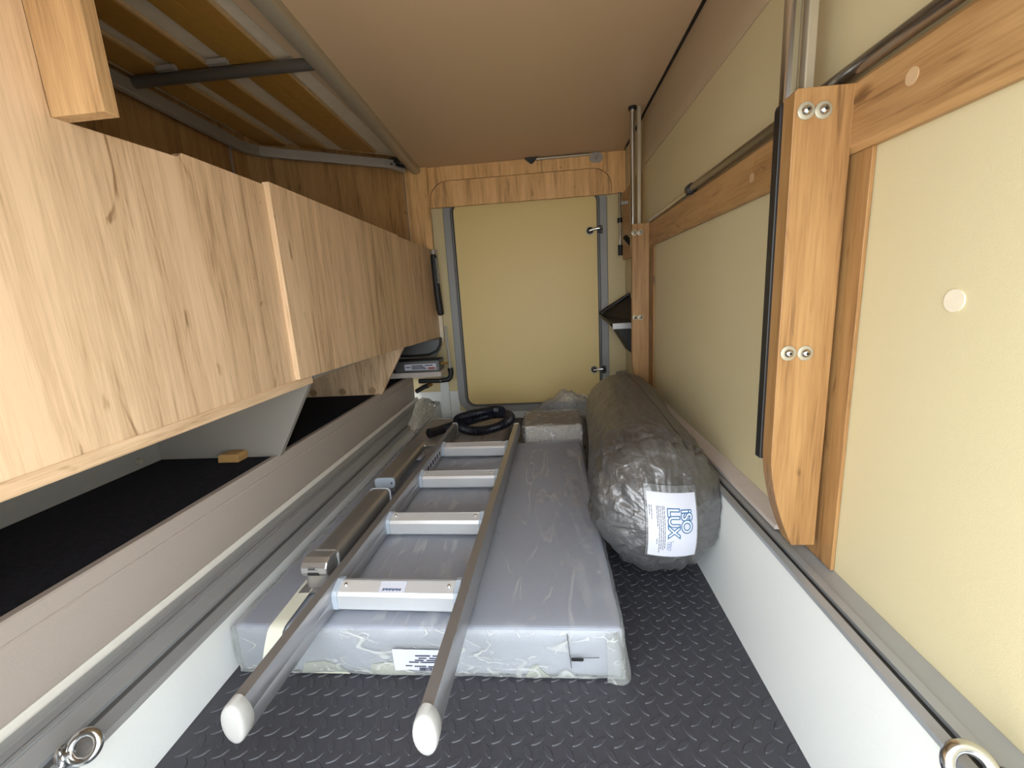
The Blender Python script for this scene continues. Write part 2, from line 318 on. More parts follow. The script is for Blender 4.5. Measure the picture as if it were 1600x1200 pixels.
for zz, xx in ((1.082, 0.255), (0.285, 0.262)):
    la = obj('latch', MB().prism(rrect(xx+0.042, xx+0.068, zz-0.022, zz+0.022, 0.005, 4), 'y', D-0.028, D-0.014), 'black', dr, bevel=0.002)
    obj('striker_plate', MB().tube([(xx, D+0.004, zz-0.004), (xx, D+0.002, zz-0.004)], 0.026, 20), 'wall', la)
    obj('knob', MB().tube([(xx, D+0.003, zz), (xx, D-0.018, zz), (xx, D-0.022, zz)], [0.019, 0.016, 0.008], 16), 'black', la, smooth=40)
    obj('latch_arm', MB().tube([(xx-0.006, D-0.022, zz-0.002), (xx+0.02, D-0.026, zz+0.003), (xx+0.045, D-0.032, zz+0.006), (xx+0.052, D-0.034, zz+0.004)], [0.006, 0.007, 0.008, 0.006], 10), 'steel', la, smooth=50)
    for s_ in (-1, 1):
        obj('screw', MB().tube([(xx+0.062, D-0.0305, zz+s_*0.013), (xx+0.062, D-0.027, zz+s_*0.013)], 0.0035, 10), 'steel', la)
# plinths
obj_ = obj('baseboard_left', B(-0.72, -0.698, Y0, D, 0.0, 0.124), 'white', bevel=0.002); struct(obj_, 'white plinth along the left edge of the floor', 'plinth')
pl = MB().prism([(0.379,0.0),(0.391,0.262),(0.45,0.262),(0.45,0.0)], 'y', Y0, D-0.002)
obj_ = obj('baseboard_right', pl, 'white'); struct(obj_, 'wide white plinth along the right edge of the floor', 'plinth')
# left side: rail, riser, carpet shelf
lr = thing('lashing_rail', 'grey aluminium lashing rail along the left plinth', 'rail', (-0.76, Y0, 0.124), group='lashing rails')
prof = [(-0.698,0.124),(-0.703,0.131),(-0.727,0.137),(-0.728,0.131),(-0.741,0.133),(-0.742,0.141),(-0.747,0.144),(-0.756,0.148),(-0.766,0.155),(-0.778,0.157),(-0.780,0.152),(-0.803,0.152),(-0.806,0.156),(-0.811,0.156),(-0.814,0.151),(-0.828,0.151),(-0.829,0.112),(-0.70,0.112)]
obj('rail_profile', MB().prism(prof, 'y', Y0, 2.555), 'rail', lr, smooth=25)
obj('slot', B(-0.741, -0.7285, Y0, 2.55, 0.130, 0.1345), 'raildark', lr)
for k in range(3): obj('ridge', MB().tube([(-0.7895-k*0.0, Y0, 0.1525)] if False else [(-0.770+(-0.017)*k, Y0, 0.1565-0.0035*k), (-0.770+(-0.017)*k, 2.55, 0.1565-0.0035*k)], 0.0016, 8), 'rail', lr, smooth=60)
cs = obj('trim_3', MB().prism([(-0.8285,0.11),(-0.8285,0.154),(-0.8315,0.1665),(-0.842,0.1665),(-0.842,0.11)], 'y', Y0, 2.55), 'cream'); struct(cs, 'thin cream strip between left rail and taupe riser', 'trim')
rs = MB().prism([(-0.8345,0.167),(-0.833,0.168),(-0.831,0.278),(-0.8335,0.281),(-0.831,0.284),(-0.831,0.314),(-0.834,0.3175),(-0.85,0.3175),(-0.85,0.167)], 'y', Y0, 2.50)
rso = obj('trim_4', rs, 'riser'); struct(rso, 'taupe riser board in front of the carpeted shelf', 'board')
sh = obj('shelf_deck', B(-1.24, -0.85, Y0, 2.50, 0.24, 0.314), 'carpet'); tag(sh, 'black carpeted shelf under the left cabinets', 'shelf')
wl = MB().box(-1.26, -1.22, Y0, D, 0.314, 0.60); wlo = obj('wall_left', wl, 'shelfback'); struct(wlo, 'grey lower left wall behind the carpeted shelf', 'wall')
obj('screw_cap', MB().tube([(-1.2205,1.10,0.338),(-1.212,1.10,0.338)], 0.008, 14), 'washer', wlo, smooth=40)
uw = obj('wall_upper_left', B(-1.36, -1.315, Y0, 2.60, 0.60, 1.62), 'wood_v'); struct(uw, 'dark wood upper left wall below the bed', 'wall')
lo_ = obj('wall_left_outer', B(-1.40, -1.36, Y0, 2.64, 0.0, 1.62), 'shell'); struct(lo_, 'outer left shell of the vehicle garage', 'wall')
bo_ = obj('wall_back_outer', B(-1.40, -0.86, D, D+0.05, 0.0, 1.62), 'ledge'); struct(bo_, 'back wall behind the left cabinets', 'wall')
dg = MB(); p0, p1 = Vector((-1.315,1.99)), Vector((-0.765,2.545)); nn = Vector((-(p1-p0).y, (p1-p0).x)).normalized()*0.016
dg.prism([tuple(p0), tuple(p1), tuple(p1+nn), tuple(p0+nn)], 'z', 0.60, 1.60)
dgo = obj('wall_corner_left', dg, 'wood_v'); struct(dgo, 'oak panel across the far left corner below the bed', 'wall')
rod = obj('corner_rod', MB().tube([(-1.295,1.86,0.95),(-1.295,1.86,1.425)], 0.005, 10), 'greymetal', smooth=60); tag(rod, 'thin pale upright rod at the dark left wall', 'rod')
# ------------------------------------------------------------------ left cabinets
c1 = thing('cabinet', 'near oak cabinet with thick bottom edge and notched top', 'cabinet', (-0.70, 0.6, 0.535), group='oak cabinets on the left')
fp = MB().prism([(Y0,0.559),(1.0935,0.559),(1.0935,1.056),(0.848,1.056),(0.836,1.046),(0.62,1.036),(0.62,1.60),(Y0,1.60)], 'x', -0.708, -0.690)
obj('front_panel', fp, 'pale_v', c1)
obj('bottom_board', MB().prism([(-0.688,0.536),(-0.686,0.539),(-0.686,0.556),(-0.688,0.559),(-1.22,0.559),(-1.22,0.536)], 'y', Y0, 1.17), 'pale_y', c1, smooth=30)
obj('end_board', MB().box(-0.690, -0.606, 0.62, 0.643, 1.036, 1.60), 'shaded_v', c1, bevel=0.0012)  # darker copy of the cabinet oak, imitating weaker light up here
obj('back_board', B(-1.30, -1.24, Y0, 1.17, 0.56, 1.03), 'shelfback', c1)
c2 = thing('cabinet', 'far oak cabinet front standing proud behind the near one', 'cabinet', (-0.68, 1.6, 0.535), group='oak cabinets on the left')
fp = MB().add([(-0.676,1.094,0.5605),(-0.668,2.008,0.543),(-0.668,2.008,1.050),(-0.676,1.094,1.062),(-0.694,1.094,0.5605),(-0.686,2.008,0.543),(-0.686,2.008,1.050),(-0.694,1.094,1.062)],
              [(0,1,2,3),(4,7,6,5),(0,4,5,1),(1,5,6,2),(2,6,7,3),(3,7,4,0)])
obj('front_panel', fp, 'pale_v', c2, bevel=0.0008)
fp = MB().add([(-0.670,2.010,0.541),(-0.657,2.565,0.530),(-0.657,2.565,1.036),(-0.670,2.010,1.046),(-0.688,2.010,0.541),(-0.675,2.565,0.530),(-0.675,2.565,1.036),(-0.688,2.010,1.046)],
              [(0,1,2,3),(4,7,6,5),(0,4,5,1),(1,5,6,2),(2,6,7,3),(3,7,4,0)])
obj('end_panel', fp, 'pale_v', c2, bevel=0.0008)
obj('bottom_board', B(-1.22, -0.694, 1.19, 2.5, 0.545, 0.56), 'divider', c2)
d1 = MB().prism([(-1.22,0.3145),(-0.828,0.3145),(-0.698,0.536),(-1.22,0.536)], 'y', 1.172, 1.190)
d1o = obj('divider_panel', d1, 'divider', bevel=0.001); tag(d1o, 'pale grey slanted divider panel with the wooden block at its foot', 'panel', 'slanted shelf dividers')
d2 = thing('divider_panel', 'oak slanted divider panel with three round plugs along its foot', 'panel', (-0.9, 1.99, 0.3145), group='slanted shelf dividers')
obj('board', MB().prism([(-1.22,0.3145),(-0.825,0.3145),(-0.690,0.541),(-1.22,0.541)], 'y', 1.99, 2.008), 'pale_v', d2, bevel=0.001)
for x in (-1.173, -1.024, -0.871): obj('plug', MB().tube([(x,1.991,0.336),(x,1.988,0.336)], 0.0175, 20), 'plug', d2)
wb = MB().prism([(-0.995,0.315),(-0.930,0.315),(-0.926,0.335),(-0.934,0.340),(-0.985,0.340),(-0.992,0.335)], 'y', 1.128, 1.170)
tag(obj('wood_block', wb, 'block', bevel=0.002), 'small plain wooden block on the black carpet', 'block')
# corner panel and valance on the far wall
vl = thing('valance', 'oak valance board above the far door with an arched inset', 'valance', (-0.1, 2.56, 1.26))
ar = []  # arch outline from left foot to right foot
for k in range(13):
    a = math.radians(180-90*k/12); ar.append((-0.535+0.100*math.cos(a), 1.297+0.100*math.sin(a)))
for k in range(13):
    a = math.radians(90-90*k/12); ar.append((0.272+0.100*math.cos(a), 1.297+0.100*math.sin(a)))
inset = [(-0.635,1.262)]+ar+[(0.372,1.262)]
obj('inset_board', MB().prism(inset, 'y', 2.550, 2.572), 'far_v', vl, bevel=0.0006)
e_ = 0.0025
outer = [(-0.635-e_,1.262)]+[(p[0]+(-e_ if i < 12 else (e_ if i > 13 else 0)), p[1]+e_) for i, p in enumerate(ar)]+[(0.372+e_,1.262)]
body = outer+[(0.448,1.262),(0.448,1.474),(-0.690,1.474),(-0.690,1.262)]
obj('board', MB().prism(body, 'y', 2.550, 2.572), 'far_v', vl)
obj('groove', MB().prism([(-0.66,1.268),(0.40,1.268),(0.40,1.42),(-0.66,1.42)], 'y', 2.566, 2.573), 'seam', vl)
cp = thing('hanging_panel', 'narrow oak panel hanging left of the far door', 'panel', (-0.7, 2.54, 1.035))
obj('board', B(-0.768, -0.640, 2.532, 2.549, 1.037, 1.474), 'far_v', cp, bevel=0.001)
obj('seam_strip', B(-0.771, -0.7685, 2.53, 2.55, 1.05, 1.474), 'greymetal', cp)
# ------------------------------------------------------------------ lift bed at the left
def bx(u, y, k=0.035): return u+(2.565-y)*k
bed = thing('lift_bed', 'slatted lift bed frame with grey tubes above the left cabinets', 'bed', (-0.95, 1.4, 1.43))
rail_sec = [(-0.022,0.010),(-0.026,0.026),(-0.022,0.042),(0.0,0.047),(0.020,0.042),(0.026,0.026),(0.022,0.008),(0.0,0.002)]
obj('side_rail', MB().profile_path(rail_sec, [(bx(-0.700,y,0.05), y, 1.436) for y in (2.525, 1.8, 1.1, 0.66)]), 'bedrail', bed, smooth=50)
path = [(-1.208,0.66,1.425),(-1.275,1.80,1.425),(-1.284,1.90,1.425),(-1.276,1.955,1.425),(-1.255,1.995,1.425),(-1.205,2.035,1.425),(-0.86,2.275,1.425),(-0.80,2.315,1.425),(-0.765,2.35,1.425),(-0.735,2.43,1.425)]
obj('end_frame', MB().profile_path([(-0.013,0),(0.013,0),(0.013,0.042),(-0.013,0.042)], path), 'bedmetal', bed, bevel=0.003)
obj('cross_tube', MB().tube([(-1.245,1.392,1.462),(-0.668,1.402,1.462)], 0.017, 14), 'darkbed', bed, smooth=60)
for u0, u1, ye in ((-0.832,-0.899,2.25),(-0.9015,-0.962,2.21),(-1.036,-1.128,2.14),(-1.183,-1.275,2.05)):
    pts = [(bx(u1,0.66),0.66),(bx(u0,0.66),0.66),(bx(u0,ye),ye+0.02),(bx(u1,ye),ye-0.03)]
    so = obj('slat', MB().prism(pts, 'z', 1.482, 1.493), 'slat', bed, bevel=0.001)
    pts = [(bx(u0,0.66),0.66),(bx(u0,0.66)+0.006,0.66),(bx(u0,ye)+0.006,ye+0.02),(bx(u0,ye),ye+0.02)]
    obj('slat_edge', MB().prism(pts, 'z', 1.484, 1.4935), 'slatedge', so)
for u in (-0.985, -1.15):
    pth = [(bx(u,1.365)+dx, 1.37, 1.470) for dx in (-0.03, 0.035)]
    obj('slat_holder', B(bx(u,1.36)-0.028, bx(u,1.36)+0.034, 1.355, 1.372, 1.468, 1.482), 'bedmetal', bed, bevel=0.002)
obj('bracket', B(-0.79, -0.735, 2.34, 2.375, 1.452, 1.476), 'black', bed, bevel=0.004)
obj('clip', MB().tube([(-0.775,2.33,1.445),(-0.72,2.40,1.447)], 0.008, 8), 'black', bed, smooth=50)
obj('screw_head', MB().tube([(-1.262,1.80,1.446),(-1.255,1.80,1.446)], 0.006, 10), 'washer', bed)
bm_ = MB().prism([(-1.24,0.66),(-0.63,0.66),(-0.715,2.44),(-0.80,2.36),(-1.25,2.03),(-1.29,1.9)], 'z', 1.4975, 1.61)
tag(obj('bed_mattress', bm_, 'ticking'), 'grey covered mattress lying on the slats of the lift bed', 'mattress')
# ------------------------------------------------------------------ right wall fittings
rr = thing('lashing_rail', 'dark grey aluminium lashing rail along the right plinth', 'rail', (0.42, Y0, 0.262), group='lashing rails')
prof = [(0.388,0.262),(0.3895,0.268),(0.400,0.2715),(0.4005,0.265),(0.409,0.265),(0.4095,0.272),(0.421,0.274),(0.4225,0.270),(0.4285,0.2715),(0.4495,0.276),(0.4495,0.2625)]
obj('rail_profile', MB().prism(prof, 'y', Y0, 2.57), 'rail', rr, smooth=25)
obj('slot', B(0.4008, 0.4088, Y0, 2.565, 0.264, 0.267), 'black', rr)
lg = MB().prism([(0.4185,0.2765),(0.419,0.285),(0.4495,0.2985),(0.4495,0.2765)], 'y', 0.795, 1.90)
tag(obj('ledge_profile', lg, 'ledge', bevel=0.001), 'beige metal angle profile on the right rail between the posts', 'profile')
pk = thing('wall_plank', 'long oak plank running along the cream right wall', 'plank', (0.44, 1.2, 0.92))
obj('board', MB().prism([(0.4495,0.918),(0.440,0.918),(0.434,0.926),(0.434,1.006),(0.438,1.012),(0.4495,1.012)], 'y', Y0, 1.93), 'wood_y', pk, smooth=20)
for y, z in ((0.600,0.972),(1.001,0.960)): obj('cover_cap', MB().tube([(0.4345,y,z),(0.4332,y,z)], 0.0095, 20), 'woodcap', pk)
p3 = thing('wall_plank', 'short dark oak plank behind the far post', 'plank', (0.44, 2.3, 0.92))
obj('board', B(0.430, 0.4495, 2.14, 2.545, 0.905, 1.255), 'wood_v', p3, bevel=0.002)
obj('white_pin', MB().tube([(0.416,2.30,1.165),(0.38,2.30,1.165)], 0.009, 10), 'whitecap', p3, smooth=50)
obj('strut_end', MB().tube([(0.416,2.24,0.965),(0.385,2.20,0.99)], 0.013, 10), 'black', p3, smooth=50)
obj('strut_rod', MB().tube([(0.408,2.50,0.965),(0.408,2.50,1.255)], 0.007, 10), 'steel', p3, smooth=50)
obj('strut_clip', MB().tube([(0.408,2.50,1.10),(0.408,2.50,1.125)], 0.014, 12), 'black', p3, smooth=50)
obj('strut_grip', MB().tube([(0.408,2.50,0.93),(0.408,2.50,0.985)], 0.012, 12), 'rubber', p3, smooth=50)
def post(y, label, xl, zb, ztop, zcurve, bolts, strip):
    t = thing('post', label, 'post', (0.40, y, zb), group='oak posts on the right wall')
    pts = [(xl, ztop-0.004), (xl+0.004, ztop), (0.435, ztop), (0.435, zb)]
    for k in range(9):
        q = k/8; pts.append((xl+0.042*(1-q)**1.8, zb+(zcurve-zb)*q))
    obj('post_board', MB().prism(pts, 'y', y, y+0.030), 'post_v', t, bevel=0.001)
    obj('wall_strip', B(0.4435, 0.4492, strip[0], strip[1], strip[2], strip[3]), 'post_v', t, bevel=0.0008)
    for bxx, bz in bolts:
        wa = obj('washer', MB().tube([(bxx,y,bz),(bxx,y-0.0022,bz),(bxx,y-0.003,bz)], [0.0115,0.0115,0.0095], 24), 'washer', t, smooth=40)
        obj('bolt_head', MB().tube([(bxx,y-0.003,bz),(bxx,y-0.006,bz),(bxx,y-0.0085,bz)], [0.0068,0.006,0.0032], 16), 'steel', wa, smooth=60)
        obj('socket', MB().tube([(bxx,y-0.0083,bz),(bxx,y-0.0089,bz)], 0.0024, 6), 'black', wa)
    return t
t1 = post(0.70, 'near oak post with curved foot bolted to the right wall', 0.3555, 0.303, 1.008, 0.47, [(0.371,0.978),(0.394,0.977),(0.370,0.636),(0.395,0.635)], (0.668,0.79,0.2770,0.918))
obj('edge_seal', MB().prism([(0.352,0.45),(0.362,0.45),(0.362,0.996),(0.360,1.002),(0.354,1.002),(0.352,0.996)], 'y', 0.7305, 0.748), 'black', t1, bevel=0.001)
post(1.93, 'far oak post bolted to the right wall behind the grey bag', 0.365, 0.29, 1.012, 0.43, [(0.373,0.976),(0.397,0.976),(0.377,0.624),(0.400,0.623)], (1.885,1.975,0.2770,0.918))
for y, lab in ((0.765,'near upright steel tube rising from the near post'), (1.985,'far upright steel tube rising from the far post')):
    tt = thing('tube', lab, 'tube', (0.385, y, 0.9), group='upright steel tubes')
    zt = 1.474 if y > 1 else 1.474
    obj('steel_tube', MB().tube([(0.378,y,0.90),(0.378,y,zt)], 0.0115, 18), 'steel', tt, smooth=60)
    obj('channel', MB().prism([(0.397,y-0.008),(0.411,y-0.008),(0.411,y+0.010),(0.397,y+0.010)], 'z', 0.93, zt if y < 1 else 1.474), 'bedrail', tt, bevel=0.002)
    if y > 1: obj('collar', MB().tube([(0.378,y,1.462),(0.378,y,1.474)], 0.017, 16), 'black', tt, smooth=50)
gs = thing('wall_rod', 'grey rod with black joint lying above the long wall plank', 'rod', (0.43, 1.2, 1.02))
obj('thick_tube', MB().tube([(0.432,Y0,1.026),(0.432,1.39,1.024)], 0.0105, 16), 'darksteel', gs, smooth=60)
obj('thin_rod', MB().tube([(0.433,1.39,1.022),(0.435,1.925,1.018)], 0.0068, 14), 'steel', gs, smooth=60)
jo = obj('joint', MB().tube([(0.432,1.380,1.024),(0.432,1.402,1.024)], 0.0155, 16), 'black', gs, smooth=50)
obj('joint_screw', MB().tube([(0.428,1.392,1.008),(0.414,1.388,1.000)], 0.0055, 10), 'steel', jo, smooth=50)
# black tray bracket behind the far post
ty = thing('bracket_shelf', 'black bracket tray with silver front bar behind the far post', 'bracket', (0.40, 2.3, 0.43))
obj('tray', MB().add([(0.296,2.50,0.612),(0.322,2.21,0.583),(0.4485,2.21,0.588),(0.4485,2.44,0.715),(0.300,2.50,0.590),(0.325,2.22,0.560),(0.4485,2.22,0.56),(0.4485,2.46,0.66)],
    [(0,1,2,3),(4,7,6,5),(0,4,5,1),(1,5,6,2),(2,6,7,3),(3,7,4,0)]), 'rubber', ty, bevel=0.003)
obj('rim', MB().tube([(0.4485,2.44,0.722),(0.296,2.50,0.625),(0.288,2.46,0.612),(0.318,2.22,0.575)], 0.008, 8), 'black', ty, smooth=50)
obj('brace', MB().prism([(0.335,0.560),(0.4485,0.560),(0.4485,0.420),(0.415,0.425)], 'y', 2.22, 2.40), 'rubber', ty, bevel=0.004)
obj('front_bar', B(0.318, 0.4485, 2.198, 2.208, 0.553, 0.583), 'alumat', ty, bevel=0.002)
# bed latch on the far ceiling edge
bl = thing('bed_latch', 'grey round latch and locking rod at the far ceiling edge', 'latch', (0.25, 2.545, 1.43))
obj('latch_plate', MB().prism(rrect(0.257,0.327,1.425,1.4745,0.024,6), 'y', 2.5435, 2.5495), 'greymetal', bl, bevel=0.001)
obj('latch_tongue', MB().prism([(0.281,1.474),(0.303,1.474),(0.301,1.445),(0.292,1.436),(0.284,1.445)], 'y', 2.532, 2.543), 'greymetal', bl, bevel=0.002)
obj('pin', MB().tube([(0.292,2.532,1.443),(0.292,2.528,1.443)], 0.006, 12), 'steel', bl)
obj('rod', MB().tube([(-0.03,2.54,1.466),(0.258,2.54,1.466)], 0.007, 10), 'bedrail', bl, smooth=60)
obj('guide', MB().prism([(-0.095,1.4745),(-0.02,1.4745),(-0.052,1.445),(-0.062,1.445)], 'y', 2.53, 2.549), 'black', bl, bevel=0.002)
# ------------------------------------------------------------------ far left technical corner
dv = thing('control_box', 'black electrical box with white printed label in the far left corner', 'box', (-0.72, 2.32, 0.36))
obj('casing', MB().prism(rrect(-0.90,-0.606,0.365,0.430,0.006,3), 'y', 2.30, 2.40), 'black', dv, bevel=0.002)
obj('front_plate', MB().prism(rrect(-0.86,-0.610,0.368,0.425,0.004,3), 'y', 2.2965, 2.30), 'raildark', dv)
lb = obj('label', B(-0.803, -0.626, 2.2952, 2.2963, 0.377, 0.410), 'paper', dv)
for k, (a, b, z) in enumerate(((-0.798,-0.770,0.394),(-0.764,-0.70,0.401),(-0.764,-0.69,0.393),(-0.764,-0.68,0.385),(-0.69,-0.645,0.401))):
    obj('print', B(a, b, 2.2945, 2.2951, z-0.0025, z+0.0025), 'ink', lb)
obj('print', B(-0.672, -0.632, 2.2945, 2.2951, 0.380, 0.390), 'red', lb)
obj('connector', MB().tube([(-0.606,2.35,0.40),(-0.595,2.35,0.40),(-0.592,2.35,0.40),(-0.572,2.36,0.40)], [0.011,0.011,0.006,0.006], 10), 'brass', dv, smooth=40)
bk = obj('box_ledge', B(-0.92, -0.600, 2.29, 2.44, 0.335, 0.3645), 'ledge', bevel=0.002); tag(bk, 'pale ledge carrying the black electrical box', 'ledge')
bp = obj('dark_liner', MB().prism([(-1.2,0.43),(-0.66,0.43),(-0.63,0.47),(-0.618,0.528),(-1.2,0.528)], 'y', 2.43, 2.45), 'raildark', bevel=0.002); tag(bp, 'dark curved liner panel above the electrical box', 'panel')
cb = obj('cable', MB().tube([(-0.618,2.42,0.54),(-0.623,2.42,0.50),(-0.645,2.42,0.465),(-0.69,2.42,0.445),(-0.78,2.42,0.440),(-0.88,2.42,0.445)], 0.007, 8), 'rubber', smooth=60); tag(cb, 'black cable curving above the electrical box', 'cable')
gpz = thing('gas_pipe', 'thin pale pipe ending in a black rubber elbow near the far door', 'pipe', (-0.59, 2.46, 0.27))
obj('pipe', MB().tube([(-0.596,2.47,0.60),(-0.594,2.47,0.50),(-0.589,2.47,0.34)], 0.0065, 10), 'whitecap', gpz, smooth=60)
obj('elbow', MB().tube([(-0.589,2.47,0.352),(-0.587,2.47,0.32),(-0.592,2.465,0.298),(-0.607,2.46,0.286),(-0.64,2.455,0.282),(-0.68,2.45,0.283),(-0.78,2.45,0.285)], [0.017,0.016,0.015,0.015,0.013,0.013,0.014], 12), 'rubber', gpz, smooth=60)
obj('clamp', MB().tube([(-0.645,2.455,0.282),(-0.652,2.455,0.282)], 0.0155, 12), 'steel', gpz, smooth=60)
obj('valve', MB().tube([(-0.70,2.44,0.268),(-0.715,2.43,0.262),(-0.72,2.425,0.258)], [0.010,0.013,0.006], 10), 'brass', gpz, smooth=40)
obj('side_hose', MB().tube([(-0.715,2.44,0.262),(-0.75,2.44,0.250),(-0.80,2.44,0.225)], 0.014, 10), 'rubber', gpz, smooth=60)
hd = thing('pole_handle', 'black ribbed handle on a short pole beside the far cabinet', 'handle', (-0.645, 2.52, 0.66))
obj('pole', MB().tube([(-0.634,2.50,1.03),(-0.634,2.50,0.99)], 0.014, 12), 'bedmetal', hd, smooth=60)
obj('grip', MB().tube([(-0.636,2.50,1.005),(-0.635,2.50,0.99),(-0.634,2.50,0.86),(-0.632,2.50,0.80),(-0.627,2.50,0.70),(-0.623,2.50,0.668),(-0.622,2.50,0.660)], [0.015,0.018,0.018,0.020,0.020,0.018,0.010], 14), 'rubber', hd, smooth=60)
co = []
for k in range(160):
    a = k*0.52; z = 0.985-k*0.0009; co.append((-0.618+0.006*math.cos(a)+(0.985-z)*0.02, 2.485+0.006*math.sin(a), z))
obj('coil', MB().tube(co, 0.0022, 6), 'whitecap', hd, smooth=60)
# ------------------------------------------------------------------ wrapped mattress on the floor
def wrinkled_box(x0, x1, y0, y1, z0, z1, step, amp, sc, seed, pillow=0.0, corner=0.012):
    nx = max(2, round((x1-x0)/step)); ny = max(2, round((y1-y0)/step)); nz = max(2, round((z1-z0)/step))
    idx = {}; vs = []; fs = []
    def V(i, j, k):
        key = (i, j, k)
        if key not in idx:
            p = Vector((x0+(x1-x0)*i/nx, y0+(y1-y0)*j/ny, z0+(z1-z0)*k/nz))
            n = Vector(((i == nx)-(i == 0), (j == ny)-(j == 0), (k == nz)-(k == 0)))
            if n.length > 1.1: p -= Vector(n)*corner*0.35
            n = Vector(n).normalized()
            q = p*sc+Vector((seed, seed*1.7, 0))
            d = amp*0.5+noise.noise(q)*amp*0.8+noise.noise(q*2.7)*amp*0.4+abs(noise.noise(Vector((q.x*0.6+q.y*1.4, q.y*0.5-q.x*1.2, q.z*1.5))))*amp*0.6
            if pillow and n.z > 0.9:
                u = (p.x-x0)/(x1-x0); v = (p.y-y0)/(y1-y0); d += pillow*min(1, 9*min(u, 1-u))*min(1, 9*min(v, 1-v))
            p2 = p+n*d
            if p2.z < 0.001: p2.z = 0.001
            idx[key] = len(vs); vs.append(p2)
        return idx[key]
    for i in range(nx):
        for j in range(ny):
            for k in (0, nz): fs.append((V(i,j,k), V(i+1,j,k), V(i+1,j+1,k), V(i,j+1,k)))
    for i in range(nx):
        for k in range(nz):
            for j in (0, ny): fs.append((V(i,j,k), V(i+1,j,k), V(i+1,j,k+1), V(i,j,k+1)))
    for j in range(ny):
        for k in range(nz):
            for i in (0, nx): fs.append((V(i,j,k), V(i,j+1,k), V(i,j+1,k+1), V(i,j,k+1)))
    m = MB(); m.add(vs, fs); return m
mt = thing('mattress', 'large grey mattress in clear film lying on the floor under the ladder', 'mattress', (-0.28, 1.26, 0.0))
obj('cushion', MB().box(-0.678, 0.116, 0.722, 1.795, 0.003, 0.113), 'mattress', mt, bevel=0.008, seg=3)
fm_ = wrinkled_box(-0.684, 0.121, 0.7160, 1.802, 0.001, 0.1150, 0.0125, 0.0030, 20, 3.0)
ft, ff = MB(), MB()
def split(mb, test):
    a, b = MB(), MB()
    for f in mb.f:
        vs = [Vector(mb.v[i]) for i in f]; c = sum(vs, Vector())/len(vs)
        (a if test(c, (vs[1]-vs[0]).cross(vs[2]-vs[0])) else b).add(vs, [tuple(range(len(vs)))])
    return a, b
def weld(mb):
    key = {}; vs = []; fs = []
    for f in mb.f:
        g_ = []
        for i in f:
            k = tuple(round(c, 6) for c in mb.v[i])
            if k not in key: key[k] = len(vs); vs.append(mb.v[i])
            g_.append(key[k])
        fs.append(tuple(g_))
    m = MB(); m.v = vs; m.f = fs; return m
ff, ft = split(fm_, lambda c, n: c.y < 0.7235 and abs(n.y) > abs(n.z))
ww = obj('film_wrap', weld(ft), 'wrap', mt, smooth=60)
obj('film_front', weld(ff), 'wrapfront', mt, smooth=60)
# loose film tail at the near right corner
tl = []
for k in range(9):
    q = k/8; row = []
    for j in range(9):
        s_ = j/8; z = 0.002+0.108*s_; bulge = math.sin(math.pi*q)*(0.004+0.020*(1-s_))
        row.append((0.085+0.050*q*(1-0.35*s_)+bulge*0.5, 0.712-0.012*math.sin(math.pi*q*0.9)*(1-s_*0.5)+0.035*q*q+0.0025*noise.noise(Vector((q*6, s_*6, 2))), z))
    tl.append(row)
obj('film_tail', MB().loft(tl, closed=False, caps=False), 'wrapfront', mt, smooth=60)
lbp = MB().add([(-0.3395,0.7100,0.0735),(-0.222,0.7098,0.0725),(-0.226,0.7092,0.0225),(-0.275,0.7094,0.0245),(-0.308,0.7088,0.0265),(-0.3370,0.7092,0.0235)], [(0,1,2,3,4,5)])
pl_ = obj('paper_label', lbp, 'paper', mt)
for (x0, x1, z, h) in ((-0.292,-0.262,0.0600,0.0022),(-0.257,-0.235,0.0600,0.0022),(-0.286,-0.270,0.0545,0.002),(-0.264,-0.238,0.0545,0.002),(-0.294,-0.276,0.0495,0.0022),(-0.270,-0.236,0.0495,0.0022),(-0.306,-0.286,0.0450,0.0022),(-0.283,-0.250,0.0450,0.0022),(-0.246,-0.236,0.0450,0.0022),(-0.250,-0.240,0.0395,0.0022),(-0.314,-0.300,0.0365,0.0018),(-0.296,-0.272,0.0355,0.002),(-0.268,-0.236,0.0350,0.002)):
    obj('print_line', B(x0, x1, 0.7078, 0.7084, z-h/2, z+h/2), 'ink', pl_)
xb = -0.286
for k in range(16):
    wd = random.choice((0.0008, 0.0014, 0.0022)); obj('barcode_bar', B(xb, xb+wd, 0.7078, 0.7084, 0.0255, 0.0325), 'ink', pl_); xb += wd+random.choice((0.0008, 0.0014))
def ribbon(pts, wv, th=0.0):
    rows = [[Vector(p)-Vector(wv)*0.5, Vector(p)+Vector(wv)*0.5] for p in pts]; return MB().loft(rows, closed=False, caps=False)
obj('tape', ribbon([(-0.583,0.905,0.1212),(-0.580,0.85,0.1212),(-0.577,0.78,0.1210),(-0.576,0.735,0.1208),(-0.577,0.7165,0.1185),(-0.580,0.7105,0.110),(-0.592,0.7095,0.075),(-0.601,0.7090,0.045)], (0.034,0,0.002)), 'tape', mt, smooth=80)
obj('seam_line', MB().tube([(0.010,0.7112,0.112),(0.013,0.7108,0.08),(0.016,0.7108,0.035)], 0.0008, 6), 'seam', mt)
obj('zip_line', MB().tube([(0.016,0.7105,0.058),(0.07,0.7105,0.060)], 0.0007, 6), 'seam', mt)
obj('zip_pull', MB().prism(rrect(0.016,0.040,0.0530,0.0590,0.002,3), 'y', 0.7085, 0.7105), 'black', mt)
for a, b in ((-0.545,-0.44),(-0.40,-0.30),(-0.075,-0.025)):
    obj('pale_strip', MB().prism([(a,0.004),(b,0.004),(b-0.02,0.022),((a+b)/2,0.034),(a+0.012,0.028)], 'y', 0.7185, 0.7215), 'foam', mt)
